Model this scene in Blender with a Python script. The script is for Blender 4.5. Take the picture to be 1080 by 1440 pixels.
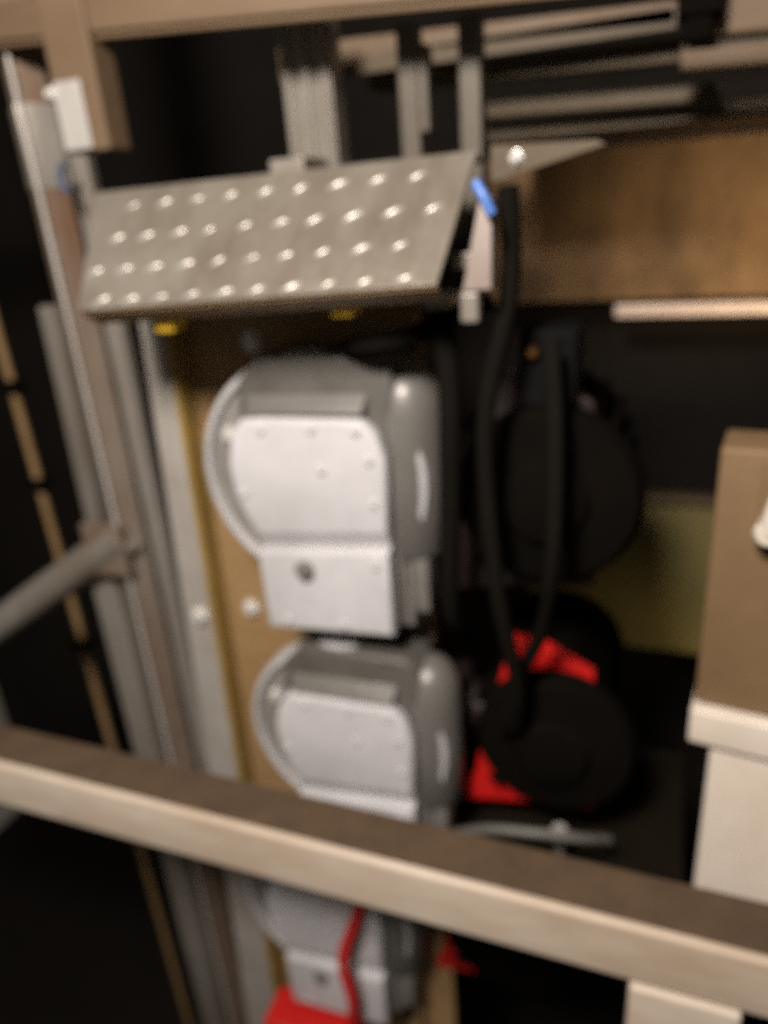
import bpy, bmesh, math, random
from mathutils import Vector, Matrix
random.seed(7)
R = math.radians
scene = bpy.context.scene
for o in list(bpy.data.objects):
    bpy.data.objects.remove(o)

# ------------------------------------------------------------------ camera
CAM = Vector((0.42, -1.0, 1.55))
AX = Vector((0.93687, -0.06776, 0.34305))      # world X, Y, Z seen in camera space
AZ = Vector((-0.07366, 0.92079, 0.38305))
AZ.normalize(); AX = (AX - AZ * AX.dot(AZ)).normalized(); AY = AZ.cross(AX)
rot = Matrix((AX, AY, AZ))                       # camera -> world
cam_data = bpy.data.cameras.new('camera')
cam = bpy.data.objects.new('camera', cam_data)
scene.collection.objects.link(cam)
cam.matrix_world = Matrix.Translation(CAM) @ rot.to_4x4()
cam_data.lens = 26.0
cam_data.sensor_width = 36.0
cam_data.sensor_fit = 'AUTO'
cam_data.clip_start = 0.02
cam_data.clip_end = 100
cam_data.dof.use_dof = True                      # the phone missed its focus
cam_data.dof.focus_distance = 0.42
cam_data.dof.aperture_fstop = 2.5
scene.camera = cam

# ------------------------------------------------------------------ world, lamps, exposure
world = bpy.data.worlds.new('World'); scene.world = world
world.use_nodes = True
bg = world.node_tree.nodes['Background']
bg.inputs[0].default_value = (1.0, 0.86, 0.7, 1)
bg.inputs[1].default_value = 0.062
scene.view_settings.view_transform = 'Standard'
scene.view_settings.look = 'None'
scene.view_settings.exposure = 0
scene.view_settings.gamma = 1
scene.cycles.use_denoising = False
scene.cycles.max_bounces = 6
scene.cycles.use_adaptive_sampling = True        # leaves a little high-ISO grain
scene.cycles.adaptive_threshold = 0.04
scene.cycles.adaptive_min_samples = 32

def lamp(name, kind, loc, target, power, color, size=0.2, spot=None, blend=0.6):
    d = bpy.data.lights.new(name, kind)
    d.energy = power; d.color = color
    if kind == 'AREA':
        d.shape = 'DISK'; d.size = size
    else:
        d.shadow_soft_size = size
    if spot:
        d.spot_size = R(spot); d.spot_blend = blend
    o = bpy.data.objects.new(name, d); scene.collection.objects.link(o)
    o.location = loc
    o.rotation_euler = (Vector(target) - Vector(loc)).to_track_quat('-Z', 'Y').to_euler()
    return o
lamp('work_lamp', 'AREA', (0.08, -1.52, 2.58), (0.05, 0.0, 0.9), 80, (1.0, 0.91, 0.82), 0.42)
lamp('added_wall_spot', 'SPOT', (1.20, 0.25, 1.24), (0.66, 1.2, 1.37), 64, (1.0, 0.76, 0.48), 0.08, 46, 1.0)  # added spot outside the view, warms the far board
lamp('added_low_spot', 'SPOT', (0.85, 0.72, 0.20), (0.45, 1.12, 0.16), 3.2, (1.0, 0.80, 0.45), 0.06, 68, 1.0)  # added unseen spot, brightens the foot of the olive sheet

# ------------------------------------------------------------------ materials
def mat(name, col, rough=0.5, metal=0.0, col2=None, scale=9.0, amount=0.5, bump=0.15, spec=0.5, stretch=(1, 1, 1), coat=0.0):
    m = bpy.data.materials.new(name); m.use_nodes = True
    nt = m.node_tree; b = nt.nodes['Principled BSDF']
    tc = nt.nodes.new('ShaderNodeTexCoord')
    mp = nt.nodes.new('ShaderNodeMapping'); mp.inputs['Scale'].default_value = stretch
    nt.links.new(tc.outputs['Object'], mp.inputs[0])
    n1 = nt.nodes.new('ShaderNodeTexNoise'); n1.inputs['Scale'].default_value = scale
    n1.inputs['Detail'].default_value = 7; n1.inputs['Roughness'].default_value = 0.62
    nt.links.new(mp.outputs[0], n1.inputs['Vector'])
    rp = nt.nodes.new('ShaderNodeValToRGB')
    rp.color_ramp.elements[0].position = 0.5 - 0.16; rp.color_ramp.elements[1].position = 0.5 + 0.22
    nt.links.new(n1.outputs['Fac'], rp.inputs[0])
    mul = nt.nodes.new('ShaderNodeMath'); mul.operation = 'MULTIPLY'; mul.inputs[1].default_value = amount
    nt.links.new(rp.outputs['Color'], mul.inputs[0])
    mx = nt.nodes.new('ShaderNodeMix'); mx.data_type = 'RGBA'
    mx.inputs[6].default_value = (*col, 1)
    c2 = col2 or tuple(c * 0.55 for c in col)
    mx.inputs[7].default_value = (*c2, 1)
    nt.links.new(mul.outputs[0], mx.inputs[0])
    nt.links.new(mx.outputs[2], b.inputs['Base Color'])
    n2 = nt.nodes.new('ShaderNodeTexNoise'); n2.inputs['Scale'].default_value = scale * 7
    n2.inputs['Detail'].default_value = 5
    nt.links.new(mp.outputs[0], n2.inputs['Vector'])
    mr = nt.nodes.new('ShaderNodeMapRange')
    mr.inputs['To Min'].default_value = max(0.05, rough - 0.12); mr.inputs['To Max'].default_value = min(1, rough + 0.14)
    nt.links.new(n2.outputs['Fac'], mr.inputs['Value'])
    nt.links.new(mr.outputs[0], b.inputs['Roughness'])
    b.inputs['Metallic'].default_value = metal
    b.inputs['Specular IOR Level'].default_value = spec
    b.inputs['Coat Weight'].default_value = coat
    if bump:
        bp = nt.nodes.new('ShaderNodeBump'); bp.inputs['Strength'].default_value = bump
        bp.inputs['Distance'].default_value = 0.004
        nt.links.new(n2.outputs['Fac'], bp.inputs['Height'])
        nt.links.new(bp.outputs[0], b.inputs['Normal'])
    return m

M = {}
M['housing']  = mat('housing_paint', (0.63, 0.62, 0.645), 0.5, 0, (0.36, 0.355, 0.355), 5, 0.6, 0.06)
M['housing2'] = mat('housing_cast_paint', (0.175, 0.168, 0.158), 0.4, 0, (0.10, 0.086, 0.07), 9, 0.6, 0.2)
M['drum']     = mat('drum_paint', (0.17, 0.162, 0.152), 0.38, 0.15, (0.13, 0.115, 0.10), 8, 0.5, 0.1)
M['postdark'] = mat('dull_post_steel', (0.115, 0.10, 0.08), 0.5, 0.2, (0.07, 0.05, 0.035), 8, 0.7, 0.2, stretch=(1, 1, 0.4))
M['pinkish']  = mat('pinkish_grey_paint', (0.36, 0.30, 0.275), 0.45, 0.1, (0.22, 0.17, 0.14), 8, 0.6, 0.1)
M['caseshade2'] = mat('hood_cast_iron', (0.15, 0.143, 0.132), 0.5, 0.05, (0.095, 0.083, 0.07), 9, 0.6, 0.2)
M['caseshade'] = mat('case_grey_shaded', (0.13, 0.122, 0.11), 0.5, 0.1, (0.05, 0.042, 0.034), 10, 0.7, 0.3)  # case grey darkened to stand for the cover's shadow
M['facegrey'] = mat('flange_face_grey', (0.27, 0.255, 0.24), 0.45, 0.1, (0.18, 0.155, 0.13), 10, 0.6, 0.1)
M['ribpost']  = mat('ribbed_post_steel', (0.27, 0.25, 0.22), 0.4, 0.3, (0.15, 0.12, 0.085), 8, 0.7, 0.2, stretch=(1, 1, 0.4))
M['rim']      = mat('machined_rim', (0.62, 0.62, 0.64), 0.35, 0.25, (0.45, 0.44, 0.42), 10, 0.5, 0.08)
M['checker']  = mat('checker_steel', (0.285, 0.255, 0.215), 0.40, 0.45, (0.17, 0.14, 0.105), 8, 0.95, 0.15, stretch=(1.5, 1.0, 0.45))
M['tread']    = mat('worn_tread_steel', (0.44, 0.41, 0.37), 0.36, 0.5, (0.7, 0.66, 0.6), 20, 0.3, 0.0)
M['steel']    = mat('grey_steel', (0.34, 0.32, 0.29), 0.40, 0.35, (0.19, 0.14, 0.10), 8, 0.75, 0.2, stretch=(1, 1, 0.3))
M['rusty']    = mat('rusty_steel', (0.31, 0.26, 0.215), 0.30, 0.35, (0.17, 0.07, 0.025), 9, 0.85, 0.3, stretch=(1, 1, 0.3))
M['pale']     = mat('pale_galvanised', (0.62, 0.60, 0.57), 0.35, 0.3, (0.42, 0.38, 0.33), 9, 0.6, 0.1, stretch=(1, 1, 0.4))
M['cream']    = mat('cream_paint', (0.57, 0.495, 0.415), 0.5, 0, (0.34, 0.235, 0.145), 8, 0.85, 0.2, stretch=(0.35, 1, 1))
M['dirt']     = mat('dusty_rust_coat', (0.082, 0.05, 0.026), 0.85, 0, (0.04, 0.022, 0.011), 14, 0.7, 0.5)
M['cabinet']  = mat('cabinet_cream_paint', (0.70, 0.63, 0.555), 0.55, 0, (0.52, 0.42, 0.33), 6, 0.6, 0.05)
M['tan']      = mat('tan_upper_box', (0.185, 0.115, 0.057), 0.65, 0, (0.12, 0.07, 0.032), 7, 0.7, 0.1)  # browner tone than the cream lower box
M['plate']    = mat('tan_plate_paint', (0.34, 0.22, 0.105), 0.55, 0, (0.20, 0.11, 0.04), 7, 0.7, 0.15)
M['flange']   = mat('grey_flange_paint', (0.42, 0.40, 0.375), 0.5, 0.1, (0.28, 0.225, 0.17), 8, 0.6, 0.15)
M['yellow']   = mat('ochre_paint', (0.36, 0.24, 0.07), 0.5, 0, (0.2, 0.12, 0.03), 15, 0.6, 0.1)
M['clip']     = mat('yellow_plastic', (0.75, 0.46, 0.03), 0.45)
M['black']    = mat('black_paint_and_shade', (0.005, 0.0045, 0.0038), 0.75, 0, (0.008, 0.0055, 0.0042), 12, 0.6, 0.2, spec=0.0)  # black parts; on the motors the depth also stands for shade
M['rubber']   = mat('black_rubber', (0.0095, 0.0082, 0.0068), 0.7, 0, None, 12, 0.4, 0.1, spec=0.0)
M['darkgrey'] = mat('dark_grey_box', (0.008, 0.008, 0.008), 0.6, 0, None, 10, 0.4, 0.1, spec=0.02)
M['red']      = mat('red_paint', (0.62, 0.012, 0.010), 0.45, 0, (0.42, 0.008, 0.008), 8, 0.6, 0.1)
M['darkred']  = mat('dark_red_and_shade', (0.012, 0.004, 0.003), 0.6, 0, None, 10, 0.6, 0.2)  # coupling's dark red; on the upper motor flange it stands for shade
M['bolt']     = mat('zinc_bolt', (0.85, 0.83, 0.80), 0.2, 0.35, (0.7, 0.68, 0.64), 30, 0.4, 0.0)
M['brass']    = mat('brass', (0.8, 0.42, 0.14), 0.3, 1.0)
M['dullblue'] = mat('dull_blue_plastic', (0.06, 0.085, 0.16), 0.5)
M['blue']     = mat('blue_plastic', (0.10, 0.22, 0.62), 0.4)
M['wall']     = mat('brown_board', (0.25, 0.148, 0.068), 0.8, 0, (0.075, 0.045, 0.02), 4.5, 0.95, 0.3, stretch=(1.2, 1, 0.8))
M['rail']     = mat('pinkish_rail_paint', (0.75, 0.60, 0.52), 0.4, 0.1)
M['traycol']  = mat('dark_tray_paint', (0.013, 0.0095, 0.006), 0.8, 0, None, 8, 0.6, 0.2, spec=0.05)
M['olive']    = mat('olive_sheet', (0.17, 0.13, 0.035), 0.6, 0, (0.10, 0.085, 0.02), 5, 0.7, 0.2)
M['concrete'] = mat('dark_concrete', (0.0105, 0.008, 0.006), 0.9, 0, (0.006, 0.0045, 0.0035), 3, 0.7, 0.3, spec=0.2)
M['beam']     = mat('brown_beam_paint', (0.165, 0.11, 0.063), 0.6, 0.0, (0.10, 0.055, 0.03), 6, 0.75, 0.2, stretch=(0.35, 1, 1))
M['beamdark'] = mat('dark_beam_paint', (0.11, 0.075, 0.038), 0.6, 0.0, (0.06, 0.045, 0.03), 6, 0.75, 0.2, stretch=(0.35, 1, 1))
M['hose']     = mat('grey_hose', (0.14, 0.135, 0.12), 0.5)

# ------------------------------------------------------------------ helpers
def link(name, bm, m, parent=None, smooth=False, loc=None, rotz=None):
    bmesh.ops.recalc_face_normals(bm, faces=bm.faces)
    me = bpy.data.meshes.new(name); bm.to_mesh(me); bm.free()
    if smooth:
        for p in me.polygons: p.use_smooth = True
        try: me.set_sharp_from_angle(angle=R(38))
        except Exception: pass
    if m: me.materials.append(M[m])
    o = bpy.data.objects.new(name, me); scene.collection.objects.link(o)
    if parent: o.parent = parent
    if loc: o.location = loc
    return o
def thing(name, label, cat, loc=(0, 0, 0), group=None, rot=None):
    o = bpy.data.objects.new(name, None); scene.collection.objects.link(o)
    o.empty_display_size = 0.05
    o.location = loc; o['label'] = label; o['category'] = cat; o['kind'] = 'thing'
    if rot: o.rotation_euler = rot
    if group: o['group'] = group
    return o
def tag(o, label, cat, group=None):
    o['label'] = label; o['category'] = cat; o['kind'] = 'thing'
    if group: o['group'] = group
    return o
def bevel(bm, w, seg=2):
    if w > 0:
        bmesh.ops.bevel(bm, geom=list(bm.edges), offset=w, segments=seg, affect='EDGES', profile=0.6, clamp_overlap=True)
def box(lo, hi, bv=0.003, bm=None, seg=2):
    b = bmesh.new()
    bmesh.ops.create_cube(b, size=1)
    for v in b.verts:
        v.co = Vector([lo[i] + (v.co[i] + 0.5) * (hi[i] - lo[i]) for i in range(3)])
    bevel(b, bv, seg)
    return b
def merge(*bms):
    out = bmesh.new()
    for b in bms:
        me = bpy.data.meshes.new('tmp'); b.to_mesh(me); b.free()
        out.from_mesh(me); bpy.data.meshes.remove(me)
    return out
def prism(pts, y0, y1, bv=0.003, seg=2):
    """outline in (x, z), extruded from y0 to y1"""
    b = bmesh.new()
    f = b.faces.new([b.verts.new((x, y0, z)) for x, z in pts])
    r = bmesh.ops.extrude_face_region(b, geom=[f])
    for v in r['geom']:
        if isinstance(v, bmesh.types.BMVert): v.co.y = y1
    bmesh.ops.recalc_face_normals(b, faces=b.faces)
    if bv > 0:
        es = [e for e in b.edges if abs(e.verts[0].co.y - e.verts[1].co.y) < 1e-6]
        bmesh.ops.bevel(b, geom=es, offset=bv, segments=seg, affect='EDGES', profile=0.6, clamp_overlap=True)
    return b
def lathe(profile, n=48, axis='Y', c=(0, 0, 0)):
    """profile of (radius, along) turned round an axis through c"""
    b = bmesh.new(); rings = []
    for r, a in profile:
        ring = []
        for k in range(n):
            t = 2 * math.pi * k / n
            u, w = r * math.cos(t), r * math.sin(t)
            p = {'Y': (u, a, w), 'X': (a, u, w), 'Z': (u, w, a)}[axis]
            ring.append(b.verts.new(Vector(p) + Vector(c)))
        rings.append(ring)
    for i in range(len(rings) - 1):
        for k in range(n):
            b.faces.new((rings[i][k], rings[i][(k + 1) % n], rings[i + 1][(k + 1) % n], rings[i + 1][k]))
    return b
def solid(profile, n=40, axis='Y', c=(0, 0, 0)):
    (r0, a0), (r1, a1) = profile[0], profile[-1]
    return lathe([(1e-4, a0)] + list(profile) + [(1e-4, a1)], n, axis, c)
def tube(pts, r, n=14, smooth_steps=6):
    """round tube through points (Catmull-Rom)"""
    P = [Vector(p) for p in pts]
    if len(P) > 2:
        Q = []
        ext = [2 * P[0] - P[1]] + P + [2 * P[-1] - P[-2]]
        for i in range(1, len(ext) - 2):
            for s in range(smooth_steps):
                t = s / smooth_steps
                a, b_, c, d = ext[i - 1], ext[i], ext[i + 1], ext[i + 2]
                Q.append(0.5 * ((2 * b_) + (c - a) * t + (2 * a - 5 * b_ + 4 * c - d) * t * t + (3 * b_ - a - 3 * c + d) * t ** 3))
        Q.append(P[-1]); P = Q
    b = bmesh.new(); rings = []
    ref = None
    for i, p in enumerate(P):
        d = (P[min(i + 1, len(P) - 1)] - P[max(i - 1, 0)]).normalized()
        if ref is None:
            ref = d.orthogonal().normalized()
        ref = (ref - d * ref.dot(d)).normalized()
        u = d.cross(ref)
        rings.append([b.verts.new(p + r * (math.cos(2 * math.pi * k / n) * ref + math.sin(2 * math.pi * k / n) * u)) for k in range(n)])
    for i in range(len(rings) - 1):
        for k in range(n):
            b.faces.new((rings[i][k], rings[i][(k + 1) % n], rings[i + 1][(k + 1) % n], rings[i + 1][k]))
    b.faces.new(rings[0][::-1]); b.faces.new(rings[-1])
    return b
def hexbolt(r, h):
    """hex head with washer, pointing to -Y, back face at y = 0"""
    w = solid([(r * 1.35, 0), (r * 1.35, -h * 0.25), (r * 1.1, -h * 0.3)], 16)
    hx = solid([(r, -h * 0.25), (r, -h * 0.85), (r * 0.82, -h)], 6)
    return merge(w, hx)

def structure(o):
    o['kind'] = 'structure'; return o

# ------------------------------------------------------------------ surroundings
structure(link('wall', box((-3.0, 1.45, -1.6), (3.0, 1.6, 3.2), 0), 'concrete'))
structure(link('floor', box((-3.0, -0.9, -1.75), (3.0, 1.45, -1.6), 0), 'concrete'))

t = thing('wall_board', 'brown board lit warm on the far wall above the pale rail', 'board', (0.9, 1.2, 1.26))
link('board', box((-0.98, 0.0, 0.0), (1.0, 0.03, 0.385), 0.002), 'wall', t)
link('bottom_rail', box((-0.62, -0.045, -0.042), (1.0, -0.002, -0.010), 0.006), 'rail', t)

t = thing('shade_sheet', 'added dark horizontal sheet that shades the top of the brown board at upper right', 'shade sheet', (0.05, 0.66, 1.655))  # added to keep the work lamp off the upper board
link('sheet', box((0.0, 0.0, 0.0), (1.3, 0.50, 0.012), 0.002), 'beamdark', t)
link('edge_fold', box((0.0, -0.006, -0.004), (1.3, -0.001, 0.022), 0.001), 'beamdark', t)
t = thing('metal_barrier', 'olive brown sheet barrier below the dark gap in the far wall', 'barrier', (0.6, 1.12, 0.2))
b = box((-0.55, 0, 0.0), (0.9, 0.02, 0.46), 0.002)
for v in b.verts: v.co.y += 0.10 * v.co.z / 0.46
link('sheet', b, 'olive', t)
b = box((-0.55, 0.07, 0.464), (0.9, 0.12, 0.485), 0.004)
link('top_rail', b, 'beamdark', t)

# ------------------------------------------------------------------ cross beam in front
t = thing('cross_beam', 'long steel beam crossing in front of the machine with a dirty brown top', 'beam', (0, -0.32, 0.0))
b = box((-1.3, 0.0, 0.628), (1.1, 0.082, 0.722), 0.007, seg=3)
link('tube', b, 'cream', t, True)
link('dirt_layer', box((-1.3, 0.010, 0.7225), (1.1, 0.081, 0.7275), 0.0015), 'dirt', t)
t.rotation_euler = (0, R(0.8), 0)
tp = thing('lower_post', 'short cream post under the right end of the cross beam', 'post', (0.43, -0.325, -0.3))
link('post_tube', box((0, 0, 0), (0.13, 0.075, 0.919), 0.006, seg=3), 'cream', tp, True)
link('weld_plate', box((-0.012, -0.006, 0.60), (0.142, 0.081, 0.63), 0.003), 'cream', tp)

# ------------------------------------------------------------------ mast on the left
t = thing('lattice_mast', 'rusty steel lattice mast with a slanting brace left of the machine', 'mast', (-0.675, 0.2, -1.6))
b = box((-0.031, -0.031, 0.0), (0.031, 0.031, 4.2), 0.006, seg=3)
bmesh.ops.rotate(b, verts=b.verts, cent=(0, 0, 0), matrix=Matrix.Rotation(R(52), 3, 'Z'))
link('chord_tube', b, 'rusty', t, True)
link('edge_highlight', tube([(0.012, -0.0425, 0.0), (0.012, -0.0425, 4.2)], 0.0045, 8), 'pale', t, True)  # thin pale strip put in for the corner's highlight
link('back_strip', box((0.036, 0.02, 0.0), (0.078, 0.045, 4.2), 0.004), 'steel', t)
link('side_strip', box((-0.062, 0.055, 0.0), (-0.036, 0.07, 4.2), 0.003), 'steel', t)
b = box((-0.034, -0.034, 3.22), (0.034, 0.034, 3.36), 0.005, seg=2)
bmesh.ops.rotate(b, verts=b.verts, cent=(0, 0, 0), matrix=Matrix.Rotation(R(52), 3, 'Z'))
link('highlight_band', b, 'steel', t, True)  # added band, greyer and paler where the chord catches a highlight
link('brace', tube([(-0.62, -0.03, 2.13), (0.02, -0.03, 2.53)], 0.041, 20), 'steel', t, True)
link('gusset', box((-0.075, -0.06, 2.44), (0.03, -0.045, 2.56), 0.003), 'rusty', t)
link('side_post', box((-0.135, -0.01, 0.0), (-0.062, 0.05, 2.46), 0.006, seg=3), 'steel', t, True)
b = box((-0.20, 0.10, 2.30), (-0.155, 0.13, 3.0), 0.003)
for v in b.verts: v.co.x -= 0.02 * (3.0 - v.co.z) / 0.7
link('flat_bar', b, 'steel', t)
link('cross_rung', tube([(0, 0.03, 2.02), (0.0, 0.65, 2.02)], 0.022, 14), 'rusty', t, True)
link('foot_block', box((-0.05, -0.055, 1.80), (0.06, -0.03, 1.86), 0.004), 'pale', t)

t = thing('post_edge_glint', 'thin rod standing for the bright edge of a far mast post, with dark breaks, at the far left', 'rod', (-1.285, 0.55, -1.6))  # rod drawn where a far mast post's edge catches light
link('rod', tube([(0.03, 0, 0.0), (-0.01, 0, 4.0)], 0.013, 12), 'plate', t, True)
for k, z in enumerate((2.76, 2.47, 2.20, 1.92)):
    link('dark_break', box((-0.022, -0.022, z - 0.018), (0.034, 0.022, z + 0.018), 0.004), 'black', t)

# ------------------------------------------------------------------ mounting plate of the drive
t = thing('mounting_plate', 'tan steel plate behind the reducers with a grey left flange', 'plate', (0, 0.155, 0))
link('plate', box((-0.48, 0.0, -0.9), (0.04, 0.018, 1.44), 0.002), 'plate', t)
link('side_flange', prism([(-0.462, 1.44), (-0.412, 1.44), (-0.440, 0.25), (-0.470, -0.9), (-0.58, -0.9), (-0.520, 0.25)], -0.045, -0.001, 0.004), 'flange', t)
link('edge_strip', prism([(-0.410, 1.44), (-0.398, 1.44), (-0.426, 0.25), (-0.452, -0.9), (-0.468, -0.9), (-0.438, 0.25)], -0.050, -0.001, 0.003), 'yellow', t)
bm0 = hexbolt(0.014, 0.014); bo = link('bolt', bm0, 'bolt', t); bo.location = (-0.452, -0.046, 0.79)
for x, z in ((-0.355, 0.795), (-0.265, 1.345), (-0.28, 0.30)):
    c = bo.copy(); scene.collection.objects.link(c); c.parent = t; c.location = (x, -0.001, z)

# ------------------------------------------------------------------ gear reducers
def make_reducer():
    t = thing('gear_reducer', '', 'gear reducer')
    # local origin: centre of the round flange, front cover at y = 0
    ring = lathe([(0.189, 0.062), (0.189, 0.042), (0.191, 0.036), (0.195, 0.034), (0.203, 0.037), (0.206, 0.046), (0.206, 0.085), (0.15, 0.09)], 72)
    link('flange_rim', ring, 'rim', t, True)
    link('flange_face', solid([(0.1885, 0.130), (0.1885, 0.046), (0.10, 0.043)], 72), 'facegrey', t, True)
    # cast housing behind the covers
    hp = [(-0.115, 0.135), (0.105, 0.145), (0.1495, 0.10), (0.1555, -0.10), (0.150, -0.262), (-0.090, -0.270), (-0.092, -0.12), (-0.118, -0.03), (-0.125, 0.05)]
    link('housing', prism(hp, 0.031, 0.149, 0.006), 'housing2', t, True)
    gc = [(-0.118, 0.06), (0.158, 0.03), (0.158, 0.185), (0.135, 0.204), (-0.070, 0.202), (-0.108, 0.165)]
    link('gear_case', prism(gc, 0.029, 0.150, 0.008, 3), 'caseshade', t, True)
    # sloped hood over the cover
    b = bmesh.new()
    fr = [(-0.085, 0.004, 0.117), (0.115, 0.004, 0.122), (0.120, 0.055, 0.175), (-0.105, 0.055, 0.170)]
    v1 = [b.verts.new(p) for p in fr]; v2 = [b.verts.new((p[0], p[1] + 0.05, p[2] - 0.02)) for p in fr]
    b.faces.new(v1); b.faces.new(v2[::-1])
    for i in range(4): b.faces.new((v1[i], v2[i], v2[(i + 1) % 4], v1[(i + 1) % 4]))
    bevel(b, 0.004)
    link('top_hood', b, 'caseshade2', t, True)
    # upper front cover: bulging left, chamfered right
    up = [(-0.096, 0.108), (-0.06, 0.112), (0.112, 0.113), (0.134, 0.094), (0.150, 0.052), (0.1445, -0.075),
          (-0.094, -0.096), (-0.112, -0.062), (-0.127, -0.018), (-0.130, 0.030), (-0.118, 0.078)]
    fcov = link('front_cover', prism(up, 0.0, 0.027, 0.007, 3), 'housing', t, True)
    # fillet band sloping back between the two covers
    b = bmesh.new()
    A = [(-0.094, 0.001, -0.0935), (0.1445, 0.001, -0.0725), (0.1445, 0.016, -0.107), (-0.096, 0.016, -0.127)]
    v1 = [b.verts.new(p) for p in A]; v2 = [b.verts.new((p[0], 0.027, p[2])) for p in A]
    b.faces.new(v1); b.faces.new(v2[::-1])
    for i in range(4): b.faces.new((v1[i], v2[i], v2[(i + 1) % 4], v1[(i + 1) % 4]))
    link('cover_step', b, 'housing', t)
    lo = [(-0.097, -0.125), (0.145, -0.105), (0.143, -0.263), (-0.097, -0.276)]
    lcov = link('lower_cover', prism(lo, -0.004, 0.027, 0.007, 3), 'housing', t, True)
    # bearing drum on the right flank
    link('bearing_drum', solid([(0.040, -0.155), (0.056, -0.135), (0.058, -0.02), (0.058, 0.10), (0.052, 0.135), (0.036, 0.160), (0.015, 0.172)], 36, 'Z', (0.162, 0.085, 0.01)), 'drum', t, True)
    link('flank_rib', box((0.150, 0.045, -0.268), (0.166, 0.085, 0.155), 0.004), 'housing2', t)
    link('drain_block', box((0.168, 0.04, -0.235), (0.196, 0.10, -0.135), 0.006), 'housing2', t, True)
    link('drain_plug', solid([(0.012, 0.0), (0.012, -0.012), (0.008, -0.015)], 12, 'Y', (0.182, 0.04, -0.255)), 'black', t, True)
    # cover screws
    first = None
    for x, y, z in ((-0.06, -0.0005, 0.094), (0.03, -0.0005, 0.098), (0.105, -0.0005, 0.096), (-0.108, -0.0005, -0.018), (0.126, -0.0005, -0.022),
                    (0.124, -0.0005, 0.05), (-0.055, -0.0045, -0.255), (0.055, -0.0045, -0.250), (0.12, -0.0045, -0.13), (0.04, -0.0005, 0.03)):
        if first is None:
            first = link('cover_screw', hexbolt(0.0065, 0.0045), 'housing', fcov, True); c = first
        else:
            c = first.copy(); scene.collection.objects.link(c)
        c.parent = lcov if z < -0.1 else fcov
        c.location = (x, y, z)
    link('filler_plug', solid([(0.017, 0), (0.017, -0.006), (0.011, -0.008), (0.011, -0.014), (0.006, -0.015)], 20, 'Y', (-0.008, -0.0045, -0.150)), 'housing2', lcov, True)
    # flange bolts with bright heads and one open bolt hole
    fb = link('flange_bolt', hexbolt(0.013, 0.020), 'bolt', t, True); fb.location = (-0.144, 0.052, 0.072)
    for x, y, z in ((-0.10, 0.052, -0.135), (-0.018, 0.05, 0.187)):
        c = fb.copy(); scene.collection.objects.link(c); c.parent = t; c.location = (x, y, z)
    link('bolt_hole', solid([(0.014, 0.056), (0.014, 0.050), (0.011, 0.049)], 18, 'Y', (-0.132, 0, 0.103)), 'black', t, True)
    return t
def copy_tree(src, loc, label, skip=()):
    r = src.copy(); scene.collection.objects.link(r); r.location = loc; r['label'] = label
    for ch in list(src.children):
        if ch.name.split('.')[0] in skip: continue
        c = ch.copy(); scene.collection.objects.link(c); c.parent = r
        for g in list(ch.children):
            d = g.copy(); scene.collection.objects.link(d); d.parent = c
    return r
red1 = make_reducer()
red1.location = (-0.122, 0.0, 1.138)
red1['label'] = 'upper white gear reducer directly below the checkered plate cover'
red1['group'] = 'gear reducers stacked on the mounting plate'
copy_tree(red1, (-0.112, 0.0, 0.602), 'middle white gear reducer whose foot is hidden by the cross beam')
copy_tree(red1, (-0.215, 0.0, 0.085), 'lowest white gear reducer seen below the cross beam')

# ------------------------------------------------------------------ motors to the right of the reducers
def make_motor():
    t = thing('drive_motor', '', 'motor')
    # origin: centre of the square red flange, facing -Y
    fl = [(-0.050, 0.205), (0.01, 0.200), (0.098, 0.150), (0.105, 0.09), (0.12, -0.10), (0.105, -0.165), (0.03, -0.168), (-0.03, -0.178), (-0.152, -0.200), (-0.124, -0.115), (-0.112, -0.04)]
    link('flange_plate', prism(fl, 0.0, 0.022, 0.004), 'red', t)
    link('end_bell', solid([(0.147, -0.001), (0.147, -0.03), (0.136, -0.045), (0.07, -0.055), (0.06, -0.07), (0.03, -0.075)], 48, 'Y', (0.034, 0, 0.004)), 'black', t, True)
    link('barrel', solid([(0.135, 0.0225), (0.135, 0.33), (0.12, 0.35)], 40), 'black', t, True)
    f0 = None
    for k in range(22):
        a = 2 * math.pi * k / 22
        if f0 is None:
            f0 = link('cooling_fin', box((0.134, 0.04, -0.003), (0.156, 0.31, 0.003), 0), 'black', t); c = f0
        else:
            c = f0.copy(); scene.collection.objects.link(c); c.parent = t
        c.rotation_euler = (0, a, 0)
    s0 = None
    for k in range(4):
        a = math.pi / 4 + k * math.pi / 2
        if s0 is None:
            s0 = link('flange_screw', hexbolt(0.008, 0.009), 'black', t); c = s0
        else:
            c = s0.copy(); scene.collection.objects.link(c); c.parent = t
        c.location = (0.012 + 0.125 * math.cos(a), -0.042, 0.125 * math.sin(a))
    link('coupling', solid([(0.06, -0.24), (0.085, -0.225), (0.085, -0.19), (0.05, -0.18), (0.05, -0.10)], 32, 'X', (0.04, 0.06, 0)), 'darkred', t, True)
    tb = link('terminal_box', box((-0.01, -0.03, 0.150), (0.075, 0.06, 0.265), 0.008), 'darkgrey', t)
    link('cable_gland', solid([(0.009, 0), (0.009, -0.014), (0.006, -0.018)], 12, 'Y', (0.012, -0.030, 0.235)), 'brass', tb, True)
    return t
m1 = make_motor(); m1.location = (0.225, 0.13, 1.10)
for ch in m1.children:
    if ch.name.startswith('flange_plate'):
        ch.material_slots[0].link = 'OBJECT'; ch.material_slots[0].material = M['darkred']  # upper flange's red darkened to read as shaded
m1['label'] = 'black finned motor beside the upper gear reducer under the dark terminal box'
m1['group'] = 'drive motors right of the reducers'
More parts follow.
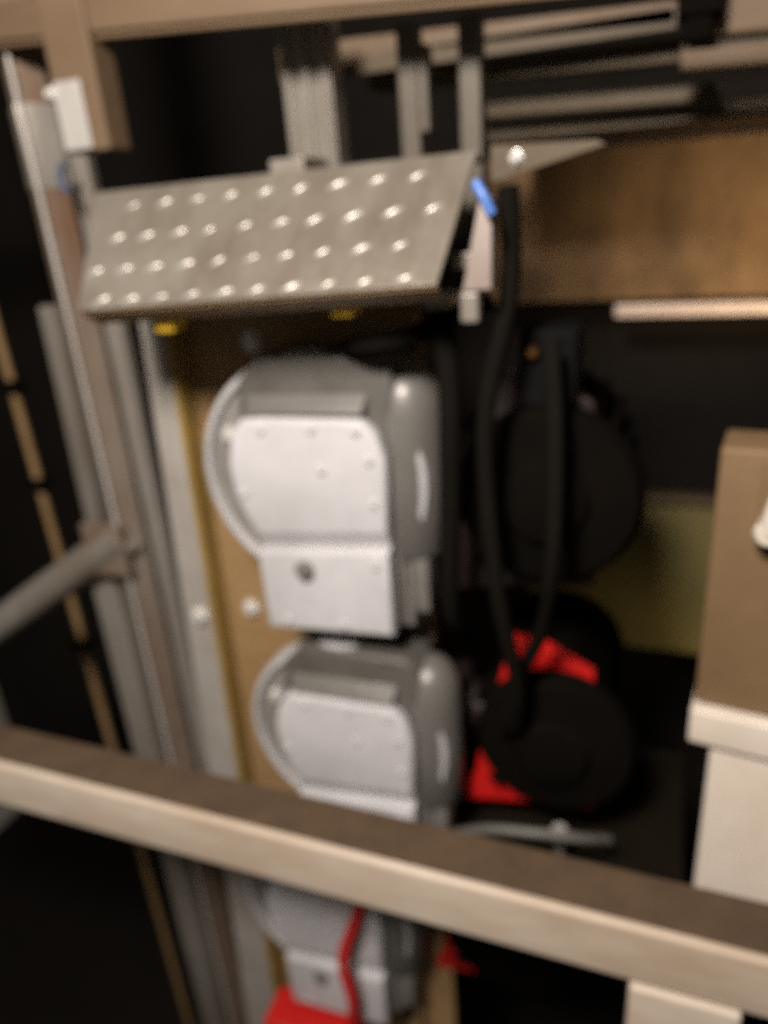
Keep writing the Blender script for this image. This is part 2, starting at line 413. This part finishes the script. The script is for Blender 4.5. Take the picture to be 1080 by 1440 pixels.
m2 = copy_tree(m1, (0.240, 0.15, 0.598), 'motor beside the middle reducer with bright red flange corners showing', ('terminal_box', 'cooling_fin'))
m3 = copy_tree(m1, (0.150, 0.15, 0.05), 'lowest motor, below the cross beam beside the lowest reducer', ('terminal_box',))
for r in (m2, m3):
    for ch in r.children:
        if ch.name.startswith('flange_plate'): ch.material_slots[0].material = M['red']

# ------------------------------------------------------------------ checkered plate cover
t = thing('checkered_cover', 'sloping checkered steel cover plate with raised bright treads above the reducers', 'cover plate', (0, 0, 0))
TL, TR, BR, BL = Vector((-0.425, 0.02, 1.600)), Vector((0.178, 0.02, 1.605)), Vector((0.158, -0.12, 1.458)), Vector((-0.384, -0.12, 1.440))
nrm = (TR - TL).cross(BL - TL).normalized()
if nrm.y > 0: nrm = -nrm
def quad(u, v): return TL.lerp(TR, u).lerp(BL.lerp(BR, u), v)
b = bmesh.new()
fr = [b.verts.new(p) for p in (TL, TR, BR, BL)]
bk = [b.verts.new(p - nrm * 0.006) for p in (TL, TR, BR, BL)]
b.faces.new(fr); b.faces.new(bk[::-1])
for i in range(4): b.faces.new((fr[i], bk[i], bk[(i + 1) % 4], fr[(i + 1) % 4]))
bevel(b, 0.0015)
link('sloping_sheet', b, 'checker', t)
# top sheet going back and folded lip at the bottom
link('top_sheet', box((-0.425, 0.0225, 1.594), (0.176, 0.15, 1.600), 0.001), 'checker', t)
b = bmesh.new()
L0 = [BL - nrm * 0.004 + Vector((0, 0.002, -0.003)), BR - nrm * 0.004 + Vector((0, 0.002, -0.003))]
pts = [L0[0], L0[1], L0[1] + Vector((-0.004, 0.03, -0.018)), L0[0] + Vector((0.004, 0.03, -0.018))]
f1 = [b.verts.new(p) for p in pts]; f2 = [b.verts.new(p + Vector((0, 0.004, 0.004))) for p in pts]
b.faces.new(f1); b.faces.new(f2[::-1])
for i in range(4): b.faces.new((f1[i], f2[i], f2[(i + 1) % 4], f1[(i + 1) % 4]))
link('folded_lip', b, 'plate', t)
# raised lentil treads
def lentil():
    b = bmesh.new(); n = 12; rings = []
    for f, h in ((1.0, 0.0), (0.72, 0.0026), (0.36, 0.0040)):
        rings.append([b.verts.new((0.0165 * f * math.cos(2 * math.pi * k / n), 0.0052 * f * math.sin(2 * math.pi * k / n), h)) for k in range(n)])
    for i in range(2):
        for k in range(n): b.faces.new((rings[i][k], rings[i][(k + 1) % n], rings[i + 1][(k + 1) % n], rings[i + 1][k]))
    b.faces.new(rings[2])
    return b
ex = (TR - TL).normalized(); ey = nrm.cross(ex).normalized()
if ey.z < 0: ey = -ey
ang = R(28)
du = ex * math.cos(ang) + ey * math.sin(ang); dv = nrm.cross(du)
base = Matrix((du, dv, nrm)).transposed().to_4x4()
tr0 = None
rows = ((0.165, 0.126), (0.435, 0.09), (0.70, 0.035), (0.945, 0.07))
for v, u0 in rows:
    for k in range(11):
        u = u0 + k * 0.0945
        if u > 0.975 or u < 0.02: continue
        p = quad(u, v) + nrm * 0.0002
        if tr0 is None:
            tr0 = link('tread', lentil(), 'tread', t, True); c = tr0
        else:
            c = tr0.copy(); scene.collection.objects.link(c); c.parent = t
        c.matrix_local = Matrix.Translation(p) @ base @ Matrix.Rotation(random.uniform(-0.12, 0.12), 4, 'Z') @ Matrix.Rotation(random.gauss(0, 0.05), 4, 'X') @ Matrix.Rotation(random.gauss(0, 0.04), 4, 'Y') @ Matrix.Diagonal((*(lambda a: (a, a, a))(random.uniform(0.78, 1.08)), 1))
link('side_bracket', prism([(0.196, 1.550), (0.211, 1.548), (0.209, 1.442), (0.171, 1.440)], -0.05, -0.02, 0.003), 'pinkish', t, True)
link('bracket_stub', box((0.166, -0.045, 1.400), (0.190, -0.022, 1.4385), 0.004), 'steel', t)
link('bracket_arm', box((0.150, -0.0195, 1.465), (0.205, -0.008, 1.485), 0.002), 'steel', t)
link('bracket_foot', box((0.110, -0.02, 1.415), (0.146, 0.05, 1.432), 0.003), 'steel', t)
link('gusset_arm', prism([(0.180, 1.612), (0.180, 1.566), (0.330, 1.600), (0.318, 1.606)], 0.09, 0.102, 0.001), 'beamdark', t)
gb = link('bolt', hexbolt(0.007, 0.008), 'bolt', t, True); gb.location = (0.215, 0.0895, 1.594)

# small things under and beside the cover
c = link('cable_tie', tube([(0.193, -0.056, 1.566), (0.204, -0.062, 1.550), (0.213, -0.060, 1.530)], 0.0062, 10), 'blue', None, True)
tag(c, 'blue cable tie at the right edge of the checkered cover', 'cable tie')
c = link('cable_tie', tube([(-0.60, 0.16, 1.66), (-0.607, 0.157, 1.635), (-0.60, 0.16, 1.61)], 0.006, 10), 'dullblue', None, True)
tag(c, 'dull blue cable tie on the mast left of the checkered cover', 'cable tie')
for (x, z, l) in ((-0.274, 1.408, 'yellow plastic clip under the left end of the checkered cover'), (0.012, 1.424, 'brighter yellow clip under the lower edge of the cover, right of its middle')):
    c = link('cable_clip', merge(box((x - 0.016, -0.075, z - 0.008), (x + 0.016, -0.045, z + 0.010), 0.003), box((x - 0.006, -0.045, z - 0.005), (x + 0.006, -0.02, z + 0.03), 0.002)), 'clip')
    tag(c, l, 'clip', 'yellow clips under the cover')
c = link('hose', tube([(-0.03, 0.03, 1.355), (0.02, -0.01, 1.366), (0.08, 0.0, 1.375), (0.13, 0.06, 1.40), (0.16, 0.14, 1.40)], 0.014, 14), 'rubber', None, True)
tag(c, 'short black hose lying on top of the upper reducer', 'hose')

# black cables hanging down the motors
cab = [
    ([(0.222, 0.0, 1.56), (0.220, 0.01, 1.43), (0.185, 0.0, 1.25), (0.20, -0.01, 1.00), (0.225, 0.02, 0.80), (0.215, 0.06, 0.68)], 0.013, 'thick black cable falling from the blue tie in front of the upper motor'),
    ([(0.27, 0.05, 1.36), (0.285, 0.0, 1.22), (0.285, -0.02, 1.05), (0.262, 0.03, 0.90), (0.222, 0.06, 0.79), (0.205, 0.06, 0.70), (0.190, 0.10, 0.62)], 0.012, 'black cable curving from the terminal box down across the red flange'),
    ([(0.12, 0.02, 1.40), (0.135, 0.0, 1.30), (0.128, 0.0, 1.10), (0.118, 0.02, 0.92), (0.125, 0.12, 0.82)], 0.016, 'black cable running down close beside the white reducers'),
]
for pts, r, l in cab:
    c = link('power_cable', tube(pts, r, 12), 'rubber', None, True); tag(c, l, 'cable', 'black cables hanging over the motors')
c = link('grey_hose', tube([(0.10, 0.04, 0.415), (0.17, 0.02, 0.465), (0.25, 0.02, 0.480), (0.33, 0.04, 0.470), (0.38, 0.09, 0.43)], 0.009, 12), 'hose', None, True)
tag(c, 'thin grey hose bowing below the red flange corner', 'hose')
t = thing('stud', 'small pale upright stud with a round head below the grey hose', 'stud', (0.290, 0.10, 0.315))
link('shank', solid([(0.010, 0.0), (0.010, 0.085)], 14, 'Z'), 'steel', t, True)
link('stud_head', solid([(0.017, 0.085), (0.018, 0.10), (0.012, 0.108)], 14, 'Z'), 'pale', t, True)
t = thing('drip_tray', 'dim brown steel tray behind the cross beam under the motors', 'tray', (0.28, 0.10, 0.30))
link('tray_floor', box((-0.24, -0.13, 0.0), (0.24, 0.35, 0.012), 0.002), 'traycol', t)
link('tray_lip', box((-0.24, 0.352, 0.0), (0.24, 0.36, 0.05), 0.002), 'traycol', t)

c = link('red_cable', tube([(-0.05, 0.02, 0.38), (-0.10, -0.03, 0.20), (-0.135, -0.05, 0.08), (-0.125, -0.05, -0.06), (-0.16, -0.04, -0.25)], 0.012, 12), 'red', None, True)
tag(c, 'red cable hanging down over the lowest reducer below the beam', 'cable')
t = thing('buffer_block', 'red buffer block at the bottom edge below the lowest reducer', 'buffer', (-0.27, -0.05, -0.36))
link('block', box((-0.11, 0, 0), (0.13, 0.10, 0.13), 0.012, seg=3), 'red', t, True)
link('end_pad', box((-0.07, -0.012, 0.03), (0.02, -0.001, 0.10), 0.004), 'pale', t)

# ------------------------------------------------------------------ cabinet on the right
t = thing('control_cabinet', 'cream cabinet with a projecting ledge and tan upper box at the right edge', 'cabinet', (0.487, -0.055, 0.30), None, (0, 0, R(-8)))
link('lower_box', box((0.030, 0.0, 0.0), (0.60, 0.10, 0.505), 0.006, seg=3), 'cabinet', t, True)
link('ledge', box((0.0, -0.012, 0.507), (0.62, 0.11, 0.565), 0.006, seg=3), 'cabinet', t, True)
link('upper_box', box((0.003, 0.004, 0.567), (0.60, 0.09, 0.945), 0.006, seg=3), 'tan', t, True)
hp_ = link('handle_plate', box((0.052, -0.003, 0.835), (0.105, 0.0035, 0.935), 0.0015, seg=1), 'tan', t)
link('handle', merge(solid([(0.013, 0.0), (0.013, -0.022), (0.016, -0.028), (0.012, -0.036)], 20, 'Y', (0.066, 0, 0.852)),
     tube([(0.066, -0.028, 0.852), (0.072, -0.032, 0.89), (0.088, -0.030, 0.945)], 0.011, 12)), 'cabinet', hp_, True)

# ------------------------------------------------------------------ steelwork overhead
def bar(name, p0, p1, depth, z_h, m, label, cat, extra=None):
    """horizontal bar: p0/p1 = lower front corner at each end"""
    b = bmesh.new()
    p0, p1 = Vector(p0), Vector(p1); mid = p0
    prof = [(0, 0), (depth, 0), (depth, z_h), (0, z_h)]
    a = [b.verts.new(Vector((0, y, z))) for y, z in prof]; c = [b.verts.new(p1 - p0 + Vector((0, y, z))) for y, z in prof]
    b.faces.new(a[::-1]); b.faces.new(c)
    for i in range(4): b.faces.new((a[i], a[(i + 1) % 4], c[(i + 1) % 4], c[i]))
    bevel(b, 0.005)
    t = thing(name, label, cat, p0)
    link('flange', b, m, t)
    return t, p1 - p0
t, d = bar('roof_beam', (-1.3, 0.13, 1.890), (0.95, 0.13, 1.738), 0.05, 0.055, 'beam', 'nearest brown roof beam leaving the picture at the top', 'beam')
link('lower_lip', tube([(0, 0.012, -0.004), d + Vector((0, 0.012, -0.004))], 0.006, 8), 'beam', t, True)
t, d = bar('roof_beam', (-0.30, 0.45, 1.802), (0.40, 0.45, 1.776), 0.05, 0.034, 'beam', 'brown roof beam behind the nearest one, ending at the black bracket', 'beam')
link('lower_lip', box((0, 0.0, -0.030), (0.70, 0.004, -0.001), 0.001), 'beamdark', t)
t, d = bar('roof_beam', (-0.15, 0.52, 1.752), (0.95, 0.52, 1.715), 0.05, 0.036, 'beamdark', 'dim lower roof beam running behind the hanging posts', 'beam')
t, d = bar('roof_beam', (0.41, 0.45, 1.712), (1.0, 0.45, 1.690), 0.05, 0.028, 'beam', 'brown roof beam at upper right beyond the black bracket', 'beam')
t, d = bar('roof_beam', (0.44, 0.50, 1.762), (1.0, 0.50, 1.738), 0.05, 0.08, 'beam', 'tall brown roof beam at the top right corner', 'beam')
t, d = bar('roof_beam', (0.05, 0.60, 1.690), (0.48, 0.60, 1.676), 0.04, 0.030, 'beamdark', 'thin greenish rail lowest of the overhead steelwork', 'rail')
t = thing('hanger_bracket', 'black bracket hanging between the roof beams at upper right', 'bracket', (0.433, 0.44, 1.75))
link('web', box((-0.034, 0, 0.035), (0.034, 0.06, 0.14), 0.004), 'black', t)
link('tongue', box((-0.020, 0.005, 0.0), (0.020, 0.05, 0.034), 0.006), 'black', t)

GP = 'posts hanging from the roof beams behind the cover'
t = thing('hanging_post', 'leftmost hanging post with a pale lower end beside the mast', 'post', (-0.503, 0.122, 1.667), GP)
link('post_tube', box((-0.050, 0, 0.0), (0.040, 0.06, 0.32), 0.005), 'beam', t)
link('pale_plate', box((-0.046, -0.006, 0.004), (0.010, -0.001, 0.105), 0.002), 'pale', t)
hb = link('bolt', hexbolt(0.007, 0.01), 'bolt', t, True); hb.location = (-0.052, -0.004, 0.09)
t = thing('hanging_post', 'widest hanging post, ribbed and pale, above the middle of the cover', 'post', (-0.158, 0.25, 1.50), GP)
link('post_tube', box((-0.043, 0.008, 0.0), (0.043, 0.06, 0.36), 0.004), 'ribpost', t)
for x in (-0.040, -0.006, 0.028):
    link('rib', box((x, 0.0, 0.0), (x + 0.012, 0.0075, 0.36), 0.002), 'ribpost', t)
link('clip_base', box((-0.03, -0.10, 0.105), (0.03, -0.001, 0.128), 0.004), 'steel', t)
t = thing('hanging_post', 'narrow hanging post with a stepped side right of the widest one', 'post', (0.012, 0.25, 1.50), GP)
link('post_tube', box((-0.012, 0, 0.0), (0.020, 0.04, 0.30), 0.004), 'postdark', t)
link('side_step', box((0.0205, 0.0, 0.15), (0.036, 0.035, 0.27), 0.003), 'postdark', t)
t = thing('hanging_post', 'rightmost hanging post at the right end of the cover', 'post', (0.113, 0.25, 1.50), GP)
link('post_tube', box((-0.016, 0, 0.0), (0.018, 0.04, 0.30), 0.004), 'postdark', t)
